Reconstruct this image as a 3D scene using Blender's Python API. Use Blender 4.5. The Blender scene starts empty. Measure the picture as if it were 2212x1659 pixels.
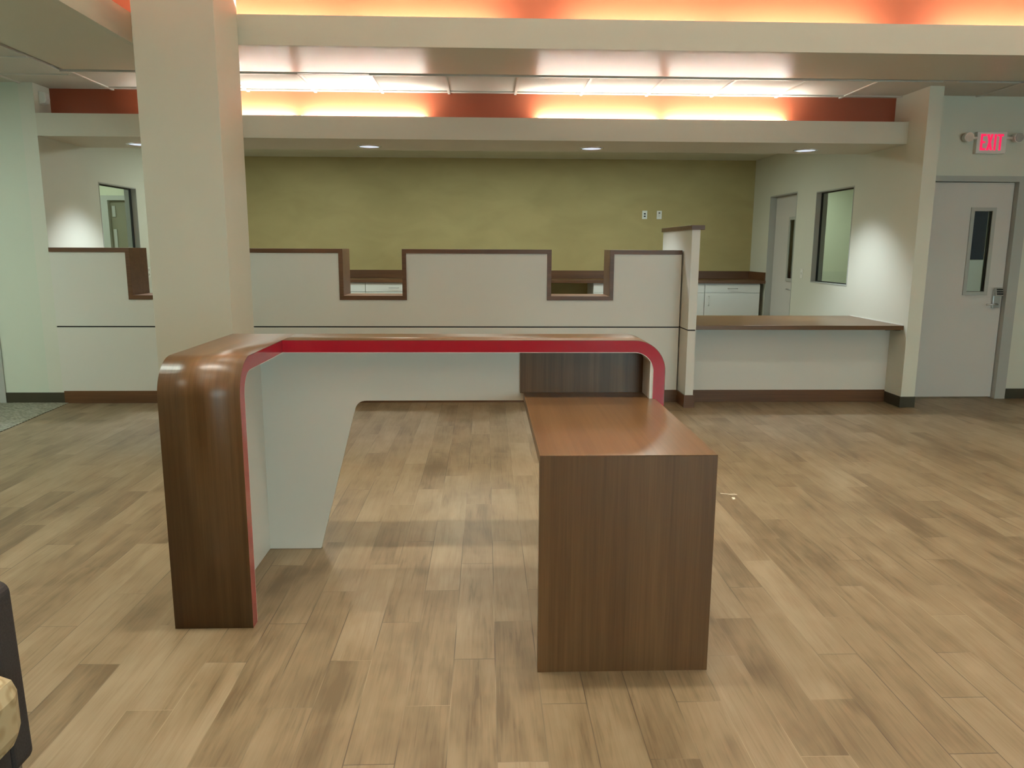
import bpy, bmesh, math, random
from mathutils import Vector, Matrix
S = bpy.context.scene
C = S.collection
PI = math.pi

# ------------------------------------------------------------------ camera, world, exposure
FPX, PITCH, YAW, ROLL, CAMH = 1647.574, 0.176557, 0.034801, 0.004603, 1.48092
fw = Vector((math.sin(YAW)*math.cos(PITCH), math.cos(YAW)*math.cos(PITCH), -math.sin(PITCH)))
rt = Vector((math.cos(YAW), -math.sin(YAW), 0.0))
up = rt.cross(fw)
rt2 = rt*math.cos(ROLL) + up*math.sin(ROLL)
up2 = up*math.cos(ROLL) - rt*math.sin(ROLL)
cd = bpy.data.cameras.new('camera')
cd.sensor_fit = 'HORIZONTAL'; cd.sensor_width = 36.0; cd.lens = 36.0*FPX/2212.0
cd.clip_start = 0.05; cd.clip_end = 100
cam = bpy.data.objects.new('camera', cd); C.objects.link(cam)
cam.matrix_world = Matrix(((rt2.x, up2.x, -fw.x, 0), (rt2.y, up2.y, -fw.y, 0), (rt2.z, up2.z, -fw.z, CAMH), (0, 0, 0, 1)))
S.camera = cam
W = bpy.data.worlds.new('world'); S.world = W; W.use_nodes = True
W.node_tree.nodes['Background'].inputs[0].default_value = (0.62, 0.86, 0.95, 1)
W.node_tree.nodes['Background'].inputs[1].default_value = 4.5
S.view_settings.view_transform = 'Standard'
S.view_settings.look = 'None'
S.view_settings.gamma = 1.0
S.view_settings.exposure = 0.95
S.cycles.use_denoising = True
S.cycles.use_adaptive_sampling = True
S.cycles.adaptive_threshold = 0.03
S.cycles.max_bounces = 9
S.cycles.diffuse_bounces = 5
S.cycles.sample_clamp_indirect = 6.0
WARM = (0.94, 1.0, 0.90)
COOL = (0.82, 0.92, 1.0)
LOWER_COVE, UPPER_COVE, HIGH_CAN, SOFFIT_CAN, FILL_TROFFER = 92.0, 84.0, 3.2, 120.0, 16.0

# ------------------------------------------------------------------ mesh helpers
class MB:
    def __init__(s):
        s.bm = bmesh.new(); s.uv = s.bm.loops.layers.uv.new('UVMap')
    def box(s, x0, x1, y0, y1, z0, z1):
        vs = [s.bm.verts.new(p) for p in ((x0,y0,z0),(x1,y0,z0),(x1,y1,z0),(x0,y1,z0),(x0,y0,z1),(x1,y0,z1),(x1,y1,z1),(x0,y1,z1))]
        for f in ((0,3,2,1),(4,5,6,7),(0,1,5,4),(1,2,6,5),(2,3,7,6),(3,0,4,7)):
            s.bm.faces.new([vs[i] for i in f])
        return s
    def prism(s, pts, axis, a0, a1):
        """closed 2-D outline extruded along an axis; pts are the two other coordinates in xyz order"""
        def P(p, a):
            return {'x': (a, p[0], p[1]), 'y': (p[0], a, p[1]), 'z': (p[0], p[1], a)}[axis]
        A = [s.bm.verts.new(P(p, a0)) for p in pts]; B = [s.bm.verts.new(P(p, a1)) for p in pts]
        n = len(pts)
        for i in range(n):
            j = (i+1) % n
            s.bm.faces.new((A[i], A[j], B[j], B[i]))
        s.bm.faces.new(A[::-1]); s.bm.faces.new(B)
        return s
    def ribbon(s, outer, inner, axis, a0, a1):
        """solid strip between two open polylines, extruded along an axis, with arc-length UVs"""
        def P(p, a):
            return {'x': (a, p[0], p[1]), 'y': (p[0], a, p[1])}[axis]
        n = len(outer); L = [0]
        for i in range(1, n): L.append(L[-1] + math.dist(outer[i-1], outer[i]))
        O0 = [s.bm.verts.new(P(p, a0)) for p in outer]; O1 = [s.bm.verts.new(P(p, a1)) for p in outer]
        I0 = [s.bm.verts.new(P(p, a0)) for p in inner]; I1 = [s.bm.verts.new(P(p, a1)) for p in inner]
        def face(vs, uvs, sm=False):
            f = s.bm.faces.new(vs); f.smooth = sm
            for l, t in zip(f.loops, uvs): l[s.uv].uv = t
        for i in range(n-1):
            u0, u1 = L[i], L[i+1]
            face((O0[i], O0[i+1], O1[i+1], O1[i]), ((u0,a0),(u1,a0),(u1,a1),(u0,a1)), True)
            face((I0[i+1], I0[i], I1[i], I1[i+1]), ((u1,a0),(u0,a0),(u0,a1),(u1,a1)), True)
            face((O0[i+1], O0[i], I0[i], I0[i+1]), ((u1,a0),(u0,a0),(u0,a0),(u1,a0)))
            face((O1[i], O1[i+1], I1[i+1], I1[i]), ((u0,a1),(u1,a1),(u1,a1),(u0,a1)))
        face((O0[0], O1[0], I1[0], I0[0]), ((0,a0),(0,a1),(0,a1),(0,a0)))
        face((O1[-1], O0[-1], I0[-1], I1[-1]), ((L[-1],a1),(L[-1],a0),(L[-1],a0),(L[-1],a1)))
        return s
    def cyl(s, c, r, h, axis='z', n=24, r2=None):
        r2 = r if r2 is None else r2
        def P(a, rad, t):
            u, v = rad*math.cos(a), rad*math.sin(a)
            return {'z': (c[0]+u, c[1]+v, c[2]+t), 'x': (c[0]+t, c[1]+u, c[2]+v), 'y': (c[0]+v, c[1]+t, c[2]+u)}[axis]
        A = [s.bm.verts.new(P(2*PI*i/n, r, 0)) for i in range(n)]; B = [s.bm.verts.new(P(2*PI*i/n, r2, h)) for i in range(n)]
        for i in range(n):
            f = s.bm.faces.new((A[i], A[(i+1) % n], B[(i+1) % n], B[i])); f.smooth = True
        s.bm.faces.new(A[::-1]); s.bm.faces.new(B)
        return s
    def lathe(s, c, prof, n=32):
        rings = []
        for r, z in prof:
            rings.append([s.bm.verts.new((c[0]+r*math.cos(2*PI*i/n), c[1]+r*math.sin(2*PI*i/n), c[2]+z)) for i in range(n)])
        for a, b in zip(rings, rings[1:]):
            for i in range(n):
                f = s.bm.faces.new((a[i], a[(i+1) % n], b[(i+1) % n], b[i])); f.smooth = True
        return s
    def tube(s, pts, r, n=10):
        pts = [Vector(p) for p in pts]; rings = []
        for i, p in enumerate(pts):
            t = (pts[min(i+1, len(pts)-1)] - pts[max(i-1, 0)]).normalized()
            a = t.cross(Vector((0, 0, 1)));
            if a.length < .01: a = t.cross(Vector((1, 0, 0)))
            a.normalize(); b = t.cross(a)
            rings.append([s.bm.verts.new(p + r*(math.cos(2*PI*k/n)*a + math.sin(2*PI*k/n)*b)) for k in range(n)])
        for a, b in zip(rings, rings[1:]):
            for k in range(n):
                f = s.bm.faces.new((a[k], a[(k+1) % n], b[(k+1) % n], b[k])); f.smooth = True
        s.bm.faces.new(rings[0][::-1]); s.bm.faces.new(rings[-1])
        return s
    def build(s, name, mat, parent=None, bevel=0, seg=2):
        bmesh.ops.recalc_face_normals(s.bm, faces=s.bm.faces)
        me = bpy.data.meshes.new(name)
        if parent is not None:
            o0 = parent
            off = Vector(parent['_o']) if '_o' in parent else Vector((0, 0, 0))
            for v in s.bm.verts: v.co -= off
        s.bm.to_mesh(me); s.bm.free()
        me.materials.append(mat)
        o = bpy.data.objects.new(name, me); C.objects.link(o)
        if parent is not None:
            o.parent = parent; o['_o'] = (0, 0, 0) if '_o' not in parent else list(parent['_o'])
        if bevel:
            b = o.modifiers.new('bevel', 'BEVEL'); b.width = bevel; b.segments = seg; b.limit_method = 'ANGLE'; b.angle_limit = math.radians(40)
        return o

def box(name, mat, parent, x0, x1, y0, y1, z0, z1, bevel=0):
    return MB().box(x0, x1, y0, y1, z0, z1).build(name, mat, parent, bevel)

def thing(name, label, cat, loc, group=None):
    o = bpy.data.objects.new(name, None); C.objects.link(o)
    o.location = loc; o['label'] = label; o['category'] = cat; o['_o'] = list(loc)
    o.empty_display_size = .1
    if group: o['group'] = group
    return o

def struct(o):
    o['kind'] = 'structure'; return o

def sroot(name, loc):
    o = bpy.data.objects.new(name, None); C.objects.link(o); o.location = loc; o['_o'] = list(loc); o['kind'] = 'structure'
    return o

def dup(root, delta, label=None):
    def cp(o, parent):
        c = o.copy(); C.objects.link(c)
        if parent is not None: c.parent = parent
        for ch in list(o.children): cp(ch, c)
        return c
    r = cp(root, None); r.location = Vector(root.location) + Vector(delta)
    if label: r['label'] = label
    return r

# ------------------------------------------------------------------ materials
def lin(r, g, b):
    f = lambda c: (c/255/12.92) if c <= 10.3 else ((c/255+.055)/1.055)**2.4
    return (f(r), f(g), f(b), 1)

def new_mat(name):
    m = bpy.data.materials.new(name); m.use_nodes = True
    nt = m.node_tree; return m, nt, nt.nodes['Principled BSDF']

def N(nt, typ, **kw):
    n = nt.nodes.new(typ)
    for k, v in kw.items():
        if k.startswith('i_'): n.inputs[k[2:]].default_value = v
        else: setattr(n, k, v)
    return n

def math_(nt, op, a, b=None, c=None):
    n = nt.nodes.new('ShaderNodeMath'); n.operation = op
    for i, v in enumerate((a, b, c)):
        if v is None: continue
        if isinstance(v, (int, float)): n.inputs[i].default_value = v
        else: nt.links.new(v, n.inputs[i])
    return n.outputs[0]

def paint(name, col, rough=.55, var=.03, bump=.02, scale=90, spec=.4):
    m, nt, p = new_mat(name)
    tc = N(nt, 'ShaderNodeTexCoord')
    n1 = N(nt, 'ShaderNodeTexNoise'); n1.inputs['Scale'].default_value = 1.7; n1.inputs['Detail'].default_value = 4
    nt.links.new(tc.outputs['Object'], n1.inputs['Vector'])
    mix = N(nt, 'ShaderNodeMix', data_type='RGBA')
    c = Vector(col[:3])
    mix.inputs[6].default_value = (*(c*(1-var)), 1); mix.inputs[7].default_value = (*(c*(1+var)), 1)
    nt.links.new(n1.outputs['Fac'], mix.inputs[0]); nt.links.new(mix.outputs[2], p.inputs['Base Color'])
    p.inputs['Roughness'].default_value = rough; p.inputs['Specular IOR Level'].default_value = spec
    if bump:
        n2 = N(nt, 'ShaderNodeTexNoise'); n2.inputs['Scale'].default_value = scale; n2.inputs['Detail'].default_value = 2
        nt.links.new(tc.outputs['Object'], n2.inputs['Vector'])
        b = N(nt, 'ShaderNodeBump'); b.inputs['Strength'].default_value = bump*2; b.inputs['Distance'].default_value = .003
        nt.links.new(n2.outputs['Fac'], b.inputs['Height']); nt.links.new(b.outputs[0], p.inputs['Normal'])
    return m

def wood(name, axis, dark, mid, light, rough=.29, coord='Object', fine=1.0, coat=0.0):
    """straight-grained laminate; axis is the grain direction"""
    m, nt, p = new_mat(name)
    tc = N(nt, 'ShaderNodeTexCoord')
    def layer(across, along, detail, seed, dist=0.0):
        mp = N(nt, 'ShaderNodeMapping')
        sc = [across]*3; sc['xyz'.index(axis)] = along
        mp.inputs['Scale'].default_value = sc; mp.inputs['Location'].default_value = (seed, seed*.7, seed*1.3)
        nt.links.new(tc.outputs[coord], mp.inputs['Vector'])
        n = N(nt, 'ShaderNodeTexNoise'); n.inputs['Scale'].default_value = 1; n.inputs['Detail'].default_value = detail
        n.inputs['Roughness'].default_value = .6; n.inputs['Distortion'].default_value = dist
        nt.links.new(mp.outputs[0], n.inputs['Vector']); return n.outputs['Fac']
    a = layer(14, .7, 3, 3.1, .3); b = layer(75*fine, 1.1, 3, 9.4); c = layer(320*fine, 7, 1, 5.5)
    v = math_(nt, 'ADD', math_(nt, 'MULTIPLY', a, .45), math_(nt, 'ADD', math_(nt, 'MULTIPLY', b, .4), math_(nt, 'MULTIPLY', c, .15)))
    r = N(nt, 'ShaderNodeValToRGB'); e = r.color_ramp.elements
    e[0].position = .36; e[0].color = dark; e[1].position = .64; e[1].color = light
    k = r.color_ramp.elements.new(.5); k.color = mid
    nt.links.new(v, r.inputs[0]); nt.links.new(r.outputs[0], p.inputs['Base Color'])
    p.inputs['Roughness'].default_value = rough; p.inputs['Coat Weight'].default_value = coat; p.inputs['Coat Roughness'].default_value = .25
    bp = N(nt, 'ShaderNodeBump'); bp.inputs['Strength'].default_value = .05; bp.inputs['Distance'].default_value = .001
    nt.links.new(c, bp.inputs['Height']); nt.links.new(bp.outputs[0], p.inputs['Normal'])
    return m

def plain(name, col, rough=.4, metal=0.0, spec=.5, coat=0.0):
    m, nt, p = new_mat(name)
    tc = N(nt, 'ShaderNodeTexCoord'); n1 = N(nt, 'ShaderNodeTexNoise'); n1.inputs['Scale'].default_value = 25
    nt.links.new(tc.outputs['Object'], n1.inputs['Vector'])
    p.inputs['Base Color'].default_value = col
    r = math_(nt, 'ADD', math_(nt, 'MULTIPLY', n1.outputs['Fac'], .08), rough-.04); nt.links.new(r, p.inputs['Roughness'])
    p.inputs['Metallic'].default_value = metal; p.inputs['Specular IOR Level'].default_value = spec
    p.inputs['Coat Weight'].default_value = coat; p.inputs['Coat Roughness'].default_value = .06
    return m

def emit(name, col, strength):
    m, nt, p = new_mat(name)
    p.inputs['Base Color'].default_value = (.8, .8, .8, 1)
    p.inputs['Emission Color'].default_value = (*col[:3], 1); p.inputs['Emission Strength'].default_value = strength
    return m

def glass(name, tint=(.93, .97, .95, 1)):
    m, nt, p = new_mat(name)
    out = nt.nodes['Material Output']
    t = N(nt, 'ShaderNodeBsdfTransparent'); t.inputs[0].default_value = tint
    g = N(nt, 'ShaderNodeBsdfGlossy'); g.inputs['Roughness'].default_value = .02
    lw = N(nt, 'ShaderNodeLayerWeight'); lw.inputs[0].default_value = .5
    fac = math_(nt, 'ADD', math_(nt, 'MULTIPLY', math_(nt, 'POWER', lw.outputs['Facing'], 5.0), .9), .03)
    mx = N(nt, 'ShaderNodeMixShader')
    nt.links.new(fac, mx.inputs[0]); nt.links.new(t.outputs[0], mx.inputs[1]); nt.links.new(g.outputs[0], mx.inputs[2])
    nt.links.new(mx.outputs[0], out.inputs[0])
    return m

def floor_planks(name):
    m, nt, p = new_mat(name)
    PW, PL, X0, Y0, STEP = .1497, .8565, -.1175, 2.287, .2855
    tc = N(nt, 'ShaderNodeTexCoord'); sp = N(nt, 'ShaderNodeSeparateXYZ'); nt.links.new(tc.outputs['Object'], sp.inputs[0])
    x, y = sp.outputs[0], sp.outputs[1]
    u = math_(nt, 'DIVIDE', math_(nt, 'SUBTRACT', x, X0), PW)
    row = math_(nt, 'FLOOR', u); fu = math_(nt, 'SUBTRACT', u, row)
    ph = math_(nt, 'MULTIPLY', math_(nt, 'FLOORED_MODULO', math_(nt, 'ADD', row, 4), 3) if False else math_(nt, 'MODULO', math_(nt, 'ADD', row, 301), 3), STEP)
    v = math_(nt, 'DIVIDE', math_(nt, 'SUBTRACT', math_(nt, 'SUBTRACT', y, Y0), ph), PL)
    pk = math_(nt, 'FLOOR', v); fv = math_(nt, 'SUBTRACT', v, pk)
    cb = N(nt, 'ShaderNodeCombineXYZ'); nt.links.new(row, cb.inputs[0]); nt.links.new(pk, cb.inputs[1])
    wn = N(nt, 'ShaderNodeTexWhiteNoise', noise_dimensions='3D'); nt.links.new(cb.outputs[0], wn.inputs['Vector'])
    rnd = wn.outputs['Value']
    off = N(nt, 'ShaderNodeVectorMath', operation='SCALE'); nt.links.new(wn.outputs['Color'], off.inputs[0]); off.inputs['Scale'].default_value = 40
    def layer(sx, sy, detail, dist, rough=.55):
        mp = N(nt, 'ShaderNodeVectorMath', operation='MULTIPLY'); nt.links.new(tc.outputs['Object'], mp.inputs[0]); mp.inputs[1].default_value = (sx, sy, 1)
        ad = N(nt, 'ShaderNodeVectorMath', operation='ADD'); nt.links.new(mp.outputs[0], ad.inputs[0]); nt.links.new(off.outputs[0], ad.inputs[1])
        n = N(nt, 'ShaderNodeTexNoise'); n.inputs['Scale'].default_value = 1; n.inputs['Detail'].default_value = detail
        n.inputs['Distortion'].default_value = dist; n.inputs['Roughness'].default_value = rough
        nt.links.new(ad.outputs[0], n.inputs['Vector']); return n.outputs['Fac']
    big = layer(9, 1.6, 3, .6); cloud = layer(5, 4.0, 2, .4); grain = layer(75, 2.6, 4, 1.2); fine = layer(260, 9, 2, .2)
    # cathedral figure: banded noise in some planks
    w = layer(16, 1.1, 1, .3)
    band = math_(nt, 'PINGPONG', math_(nt, 'MULTIPLY', w, 13), 1)
    val = math_(nt, 'ADD', math_(nt, 'MULTIPLY', big, .42), math_(nt, 'MULTIPLY', cloud, .24))
    val = math_(nt, 'ADD', val, math_(nt, 'MULTIPLY', grain, .17))
    val = math_(nt, 'ADD', val, math_(nt, 'MULTIPLY', fine, .05))
    val = math_(nt, 'ADD', val, math_(nt, 'MULTIPLY', math_(nt, 'MULTIPLY', band, math_(nt, 'GREATER_THAN', wn.outputs['Value'], .55)), .035))
    vein = layer(34, 1.5, 5, 2.2, .62)
    val = math_(nt, 'SUBTRACT', val, math_(nt, 'MULTIPLY', math_(nt, 'MAXIMUM', math_(nt, 'SUBTRACT', vein, .54), 0.0), .55))
    val = math_(nt, 'ADD', val, math_(nt, 'MULTIPLY', rnd, .13))
    r = N(nt, 'ShaderNodeValToRGB'); e = r.color_ramp.elements
    e[0].position = .36; e[0].color = FLOOR_DARK; e[1].position = .66; e[1].color = FLOOR_LIGHT
    k = e.new(.5); k.color = FLOOR_MID
    nt.links.new(val, r.inputs[0])
    # knots
    kn = N(nt, 'ShaderNodeTexVoronoi'); kn.inputs['Scale'].default_value = 1.0
    mp = N(nt, 'ShaderNodeVectorMath', operation='MULTIPLY'); nt.links.new(tc.outputs['Object'], mp.inputs[0]); mp.inputs[1].default_value = (4.2, 1.7, 1)
    ad = N(nt, 'ShaderNodeVectorMath', operation='ADD'); nt.links.new(mp.outputs[0], ad.inputs[0]); nt.links.new(off.outputs[0], ad.inputs[1]); nt.links.new(ad.outputs[0], kn.inputs['Vector'])
    kd = math_(nt, 'MULTIPLY', math_(nt, 'SUBTRACT', 1.0, math_(nt, 'MINIMUM', math_(nt, 'DIVIDE', kn.outputs['Distance'], .055), 1.0)), .4)
    mk = N(nt, 'ShaderNodeMix', data_type='RGBA'); nt.links.new(kd, mk.inputs[0]); nt.links.new(r.outputs[0], mk.inputs[6]); mk.inputs[7].default_value = lin(74, 57, 37)
    # joints
    ex = math_(nt, 'MULTIPLY', math_(nt, 'MINIMUM', fu, math_(nt, 'SUBTRACT', 1.0, fu)), PW)
    ey = math_(nt, 'MULTIPLY', math_(nt, 'MINIMUM', fv, math_(nt, 'SUBTRACT', 1.0, fv)), PL)
    ed = math_(nt, 'MINIMUM', ex, ey)
    jm = math_(nt, 'LESS_THAN', ed, .0016)
    mj = N(nt, 'ShaderNodeMix', data_type='RGBA')
    # joint colour drifts between pale dusty and dark along its length
    jn = N(nt, 'ShaderNodeTexNoise'); jn.inputs['Scale'].default_value = 1.6; nt.links.new(tc.outputs['Object'], jn.inputs['Vector'])
    jr = N(nt, 'ShaderNodeValToRGB'); jr.color_ramp.elements[0].position = .42; jr.color_ramp.elements[0].color = lin(58, 44, 30)
    jr.color_ramp.elements[1].position = .62; jr.color_ramp.elements[1].color = lin(150, 132, 104); nt.links.new(jn.outputs['Fac'], jr.inputs[0])
    nt.links.new(math_(nt, 'MULTIPLY', jm, .75), mj.inputs[0]); nt.links.new(mk.outputs[2], mj.inputs[6]); nt.links.new(jr.outputs[0], mj.inputs[7])
    nt.links.new(mj.outputs[2], p.inputs['Base Color'])
    p.inputs['Roughness'].default_value = .42; p.inputs['Specular IOR Level'].default_value = .45
    b = N(nt, 'ShaderNodeBump'); b.inputs['Strength'].default_value = .12; b.inputs['Distance'].default_value = .002
    nt.links.new(math_(nt, 'SUBTRACT', grain, jm), b.inputs['Height']); nt.links.new(b.outputs[0], p.inputs['Normal'])
    return m

def carpet_mat(name):
    m, nt, p = new_mat(name)
    tc = N(nt, 'ShaderNodeTexCoord'); mp = N(nt, 'ShaderNodeMapping'); mp.inputs['Rotation'].default_value = (0, 0, .25)
    nt.links.new(tc.outputs['Object'], mp.inputs[0])
    w = N(nt, 'ShaderNodeTexWave', wave_type='BANDS', bands_direction='Y'); w.inputs['Scale'].default_value = 7; w.inputs['Distortion'].default_value = 3.5; w.inputs['Detail'].default_value = 3
    w.inputs['Detail Scale'].default_value = 4
    nt.links.new(mp.outputs[0], w.inputs[0])
    r = N(nt, 'ShaderNodeValToRGB'); r.color_ramp.elements[0].color = lin(105, 105, 92); r.color_ramp.elements[1].color = lin(165, 163, 147)
    nt.links.new(w.outputs['Fac'], r.inputs[0]); nt.links.new(r.outputs[0], p.inputs['Base Color'])
    p.inputs['Roughness'].default_value = .95; p.inputs['Specular IOR Level'].default_value = .1
    n = N(nt, 'ShaderNodeTexNoise'); n.inputs['Scale'].default_value = 300; nt.links.new(tc.outputs['Object'], n.inputs[0])
    b = N(nt, 'ShaderNodeBump'); b.inputs['Strength'].default_value = .5; b.inputs['Distance'].default_value = .004
    nt.links.new(n.outputs['Fac'], b.inputs['Height']); nt.links.new(b.outputs[0], p.inputs['Normal'])
    return m

def olive_mat(name):
    """sponged wallcovering with slanting wisps"""
    m, nt, p = new_mat(name)
    tc = N(nt, 'ShaderNodeTexCoord'); mp = N(nt, 'ShaderNodeMapping'); mp.inputs['Rotation'].default_value = (0, .6, 0); mp.inputs['Scale'].default_value = (1.0, 1, 2.4)
    nt.links.new(tc.outputs['Object'], mp.inputs[0])
    a = N(nt, 'ShaderNodeTexNoise'); a.inputs['Scale'].default_value = 1.3; a.inputs['Detail'].default_value = 6; a.inputs['Distortion'].default_value = .6; nt.links.new(mp.outputs[0], a.inputs[0])
    bnoise = N(nt, 'ShaderNodeTexNoise'); bnoise.inputs['Scale'].default_value = .9; bnoise.inputs['Detail'].default_value = 3; nt.links.new(tc.outputs['Object'], bnoise.inputs[0])
    v = math_(nt, 'ADD', math_(nt, 'MULTIPLY', a.outputs['Fac'], .6), math_(nt, 'MULTIPLY', bnoise.outputs['Fac'], .4))
    r = N(nt, 'ShaderNodeValToRGB'); e = r.color_ramp.elements
    e[0].position = .36; e[0].color = OLIVE_D; e[1].position = .62; e[1].color = OLIVE_L
    nt.links.new(v, r.inputs[0]); nt.links.new(r.outputs[0], p.inputs['Base Color']); p.inputs['Roughness'].default_value = .7
    return m

def tile_mat(name):
    m, nt, p = new_mat(name)
    tc = N(nt, 'ShaderNodeTexCoord')
    n = N(nt, 'ShaderNodeTexNoise'); n.inputs['Scale'].default_value = 120; n.inputs['Detail'].default_value = 3; nt.links.new(tc.outputs['Object'], n.inputs[0])
    c1 = N(nt, 'ShaderNodeMix', data_type='RGBA'); nt.links.new(n.outputs['Fac'], c1.inputs[0]); c1.inputs[6].default_value = (.55, .53, .48, 1); c1.inputs[7].default_value = (.63, .61, .55, 1)
    nt.links.new(c1.outputs[2], p.inputs['Base Color']); p.inputs['Roughness'].default_value = .85
    b = N(nt, 'ShaderNodeBump'); b.inputs['Strength'].default_value = .3; b.inputs['Distance'].default_value = .003
    nt.links.new(n.outputs['Fac'], b.inputs['Height']); nt.links.new(b.outputs[0], p.inputs['Normal'])
    return m

FLOOR_DARK, FLOOR_MID, FLOOR_LIGHT = lin(98, 80, 56), lin(125, 106, 79), lin(142, 124, 98)
OLIVE_D, OLIVE_L = lin(165, 150, 100), lin(178, 163, 112)
WALL = paint('wall_paint', (.64, .64, .54), .5)
WALL_GREEN = paint('pale_green_paint', (.60, .64, .53), .5)
BEAM = paint('beam_paint', (.60, .575, .475), .5)
BEAM_GLOSS = paint('beam_underside_paint', (.62, .57, .46), .31, bump=0, spec=.11)
ORANGE = paint('orange_paint', (.35, .083, .036), .5)
CREAM = paint('office_paint', (.62, .64, .48), .5)
OLIVE = olive_mat('olive_wallcovering')
TILE = tile_mat('acoustic_tile')
FLOORM = floor_planks('oak_look_planks')
CARPET = carpet_mat('grey_carpet')
LAM = paint('white_laminate', (.66, .64, .57), .35, var=.01, bump=0)
DD, DM, DL = lin(84, 57, 32), lin(98, 69, 40), lin(111, 80, 49)
WOOD_X = wood('walnut_laminate_x', 'x', DD, DM, DL)
WOOD_Y = wood('walnut_laminate_y', 'y', DD, DM, DL)
WOOD_Z = wood('walnut_laminate_z', 'z', DD, DM, DL)
WOOD_U = wood('walnut_laminate_wrap', 'x', DD, DM, DL, coord='UV', rough=.31)
TRIM_X = wood('walnut_trim', 'x', lin(84, 54, 31), lin(97, 64, 38), lin(112, 76, 47), rough=.4)
RED = plain('gloss_red', (.34, .006, .018, 1), .13, coat=.6)
METAL = plain('satin_steel', (.55, .55, .53, 1), .35, 1.0)
FRAME = paint('grey_frame_paint', lin(172, 173, 166)[:3], .4, bump=0)
DOORP = paint('door_paint', (.60, .575, .53), .45, bump=0)
BLACK = plain('black_rubber', (.012, .012, .012, 1), .5)
VINYL = plain('dark_vinyl_base', lin(62, 56, 42), .45)
CABW = paint('cabinet_white', (.74, .75, .72), .35, var=.01, bump=0)
PLASTIC = plain('white_plastic', (.75, .74, .68, 1), .35)
GLASS = glass('clear_glass')
DARKGAP = plain('dark_groove', (.02, .017, .014, 1), .6)
NAVY = plain('navy_panel', lin(26, 34, 58), .35)
FIX = paint('fixture_white', (.75, .74, .7), .4, bump=0)
LAMP_LO = emit('cove_tube_glow', WARM, LOWER_COVE)
LAMP_UP = emit('upper_cove_tube_glow', WARM, UPPER_COVE)
LENS = emit('downlight_lens', (.72, .82, 1.0), .42)
CANL = emit('slot_lens', (1.0, .96, .84), 3.0)
FILL_LENS = emit('fill_troffer_lens', (.88, 1.0, .90), FILL_TROFFER)
ALU = plain('can_reflector', (.72, .74, .78, 1), .2, 1.0)

# ------------------------------------------------------------------ measured layout (metres; camera stands at x=0, y=0)
XL, XR, XR2 = -4.033, 3.945, 4.077       # side walls of the reception recess
YW = 7.298                                # counter front / left front wall plane
YO, YOL, YD, YE = 7.563, 11.394, 7.418, 6.994
ZT, ZS1, ZS2, YS2 = 2.907, 2.456, 2.654, 8.109
YBM, YT, ZB = 5.875, 6.731, 3.112
XLB, XTL = -2.516, -3.46
XRB, YFB = 6.2, -2.4                      # far sides of the raised ceiling, out of frame
XMIN, XMAX, YMIN, YMAX = -8.2, 8.2, -4.6, 13.0
ZH = 3.95

# ------------------------------------------------------------------ floor
struct(box('floor', FLOORM, None, XMIN, XMAX, YMIN, YMAX, -.1, 0))
struct(MB().prism([(-3.99, YW+.02), (-3.91, 6.1), (-3.6, -4.6), (-8.2, -4.6), (-8.2, YW+.02)], 'z', .0005, .006).build('floor_carpet', CARPET))
# ------------------------------------------------------------------ shell
roof_light_seal = struct(box('roof_light_seal', WALL, None, XMIN-.2, XMAX+.2, YMIN-.2, YMAX+.2, 4.1, 4.2))  # unseen slab added to keep sky light out of the ceiling void
struct(box('wall_west', WALL_GREEN, None, XMIN-.2, XMIN, YMIN, YMAX, 0, 4.1))
struct(box('wall_east', WALL, None, XMAX, XMAX+.2, YMIN, YMAX, 0, 4.1))
struct(box('wall_north', CREAM, None, XMIN, XMAX, YMAX, YMAX+.2, 0, 4.1))
wb = MB()
wx0, wx1, wz0, wz1 = 1.2, 6.4, .5, 2.5
wb.box(XMIN, wx0, YMIN-.2, YMIN, 0, 4.1).box(wx1, XMAX, YMIN-.2, YMIN, 0, 4.1).box(wx0, wx1, YMIN-.2, YMIN, 0, wz0).box(wx0, wx1, YMIN-.2, YMIN, wz1, 4.1)
struct(wb.build('wall_south', WALL))
w4 = sroot('window_4', (3.8, YMIN-.1, wz0))
fm = MB()
for k in range(5):
    xx = wx0 + (wx1-wx0)*k/4; fm.box(xx-.03, xx+.03, YMIN-.14, YMIN-.04, wz0, wz1)
fm.box(wx0, wx1, YMIN-.14, YMIN-.04, wz0, wz0+.06).box(wx0, wx1, YMIN-.14, YMIN-.04, wz1-.06, wz1)
fm.build('window_frame', FRAME, w4)
box('glass', GLASS, w4, wx0, wx1, YMIN-.1, YMIN-.094, wz0, wz1)

# olive feature wall, side walls with openings
struct(box('wall_back', OLIVE, None, XL, XR, YOL, YOL+.12, 0, 2.75))
struct(box('ceiling_recess', WALL, None, XL, XR, YS2, YOL, 2.75, 2.80))
def wall_with_holes(name, mat, x0, x1, y0, y1, z1, holes):
    b = MB(); ys = sorted([y0, y1] + [h[0] for h in holes] + [h[1] for h in holes])
    for a, c in zip(ys, ys[1:]):
        hh = [h for h in holes if h[0] <= a and h[1] >= c]
        if not hh: b.box(x0, x1, a, c, 0, z1)
        else:
            if hh[0][2] > 0: b.box(x0, x1, a, c, 0, hh[0][2])
            b.box(x0, x1, a, c, hh[0][3], z1)
    return struct(b.build(name, mat))
WR = (8.27, 9.22, 1.085, 2.155)            # lobby window in the right side wall
DR = (9.79, 10.72, 0, 2.20)                # door in the right side wall
WL = (8.33, 9.20, 1.00, 2.14)              # window in the left side wall
wall_with_holes('wall_right', WALL, XR, XR2, YE, YOL+.12, ZT+.03, [WR, DR])
wall_with_holes('wall_left', WALL, XL-.13, XL, YW, YOL+.12, ZT+.03, [WL])
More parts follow.
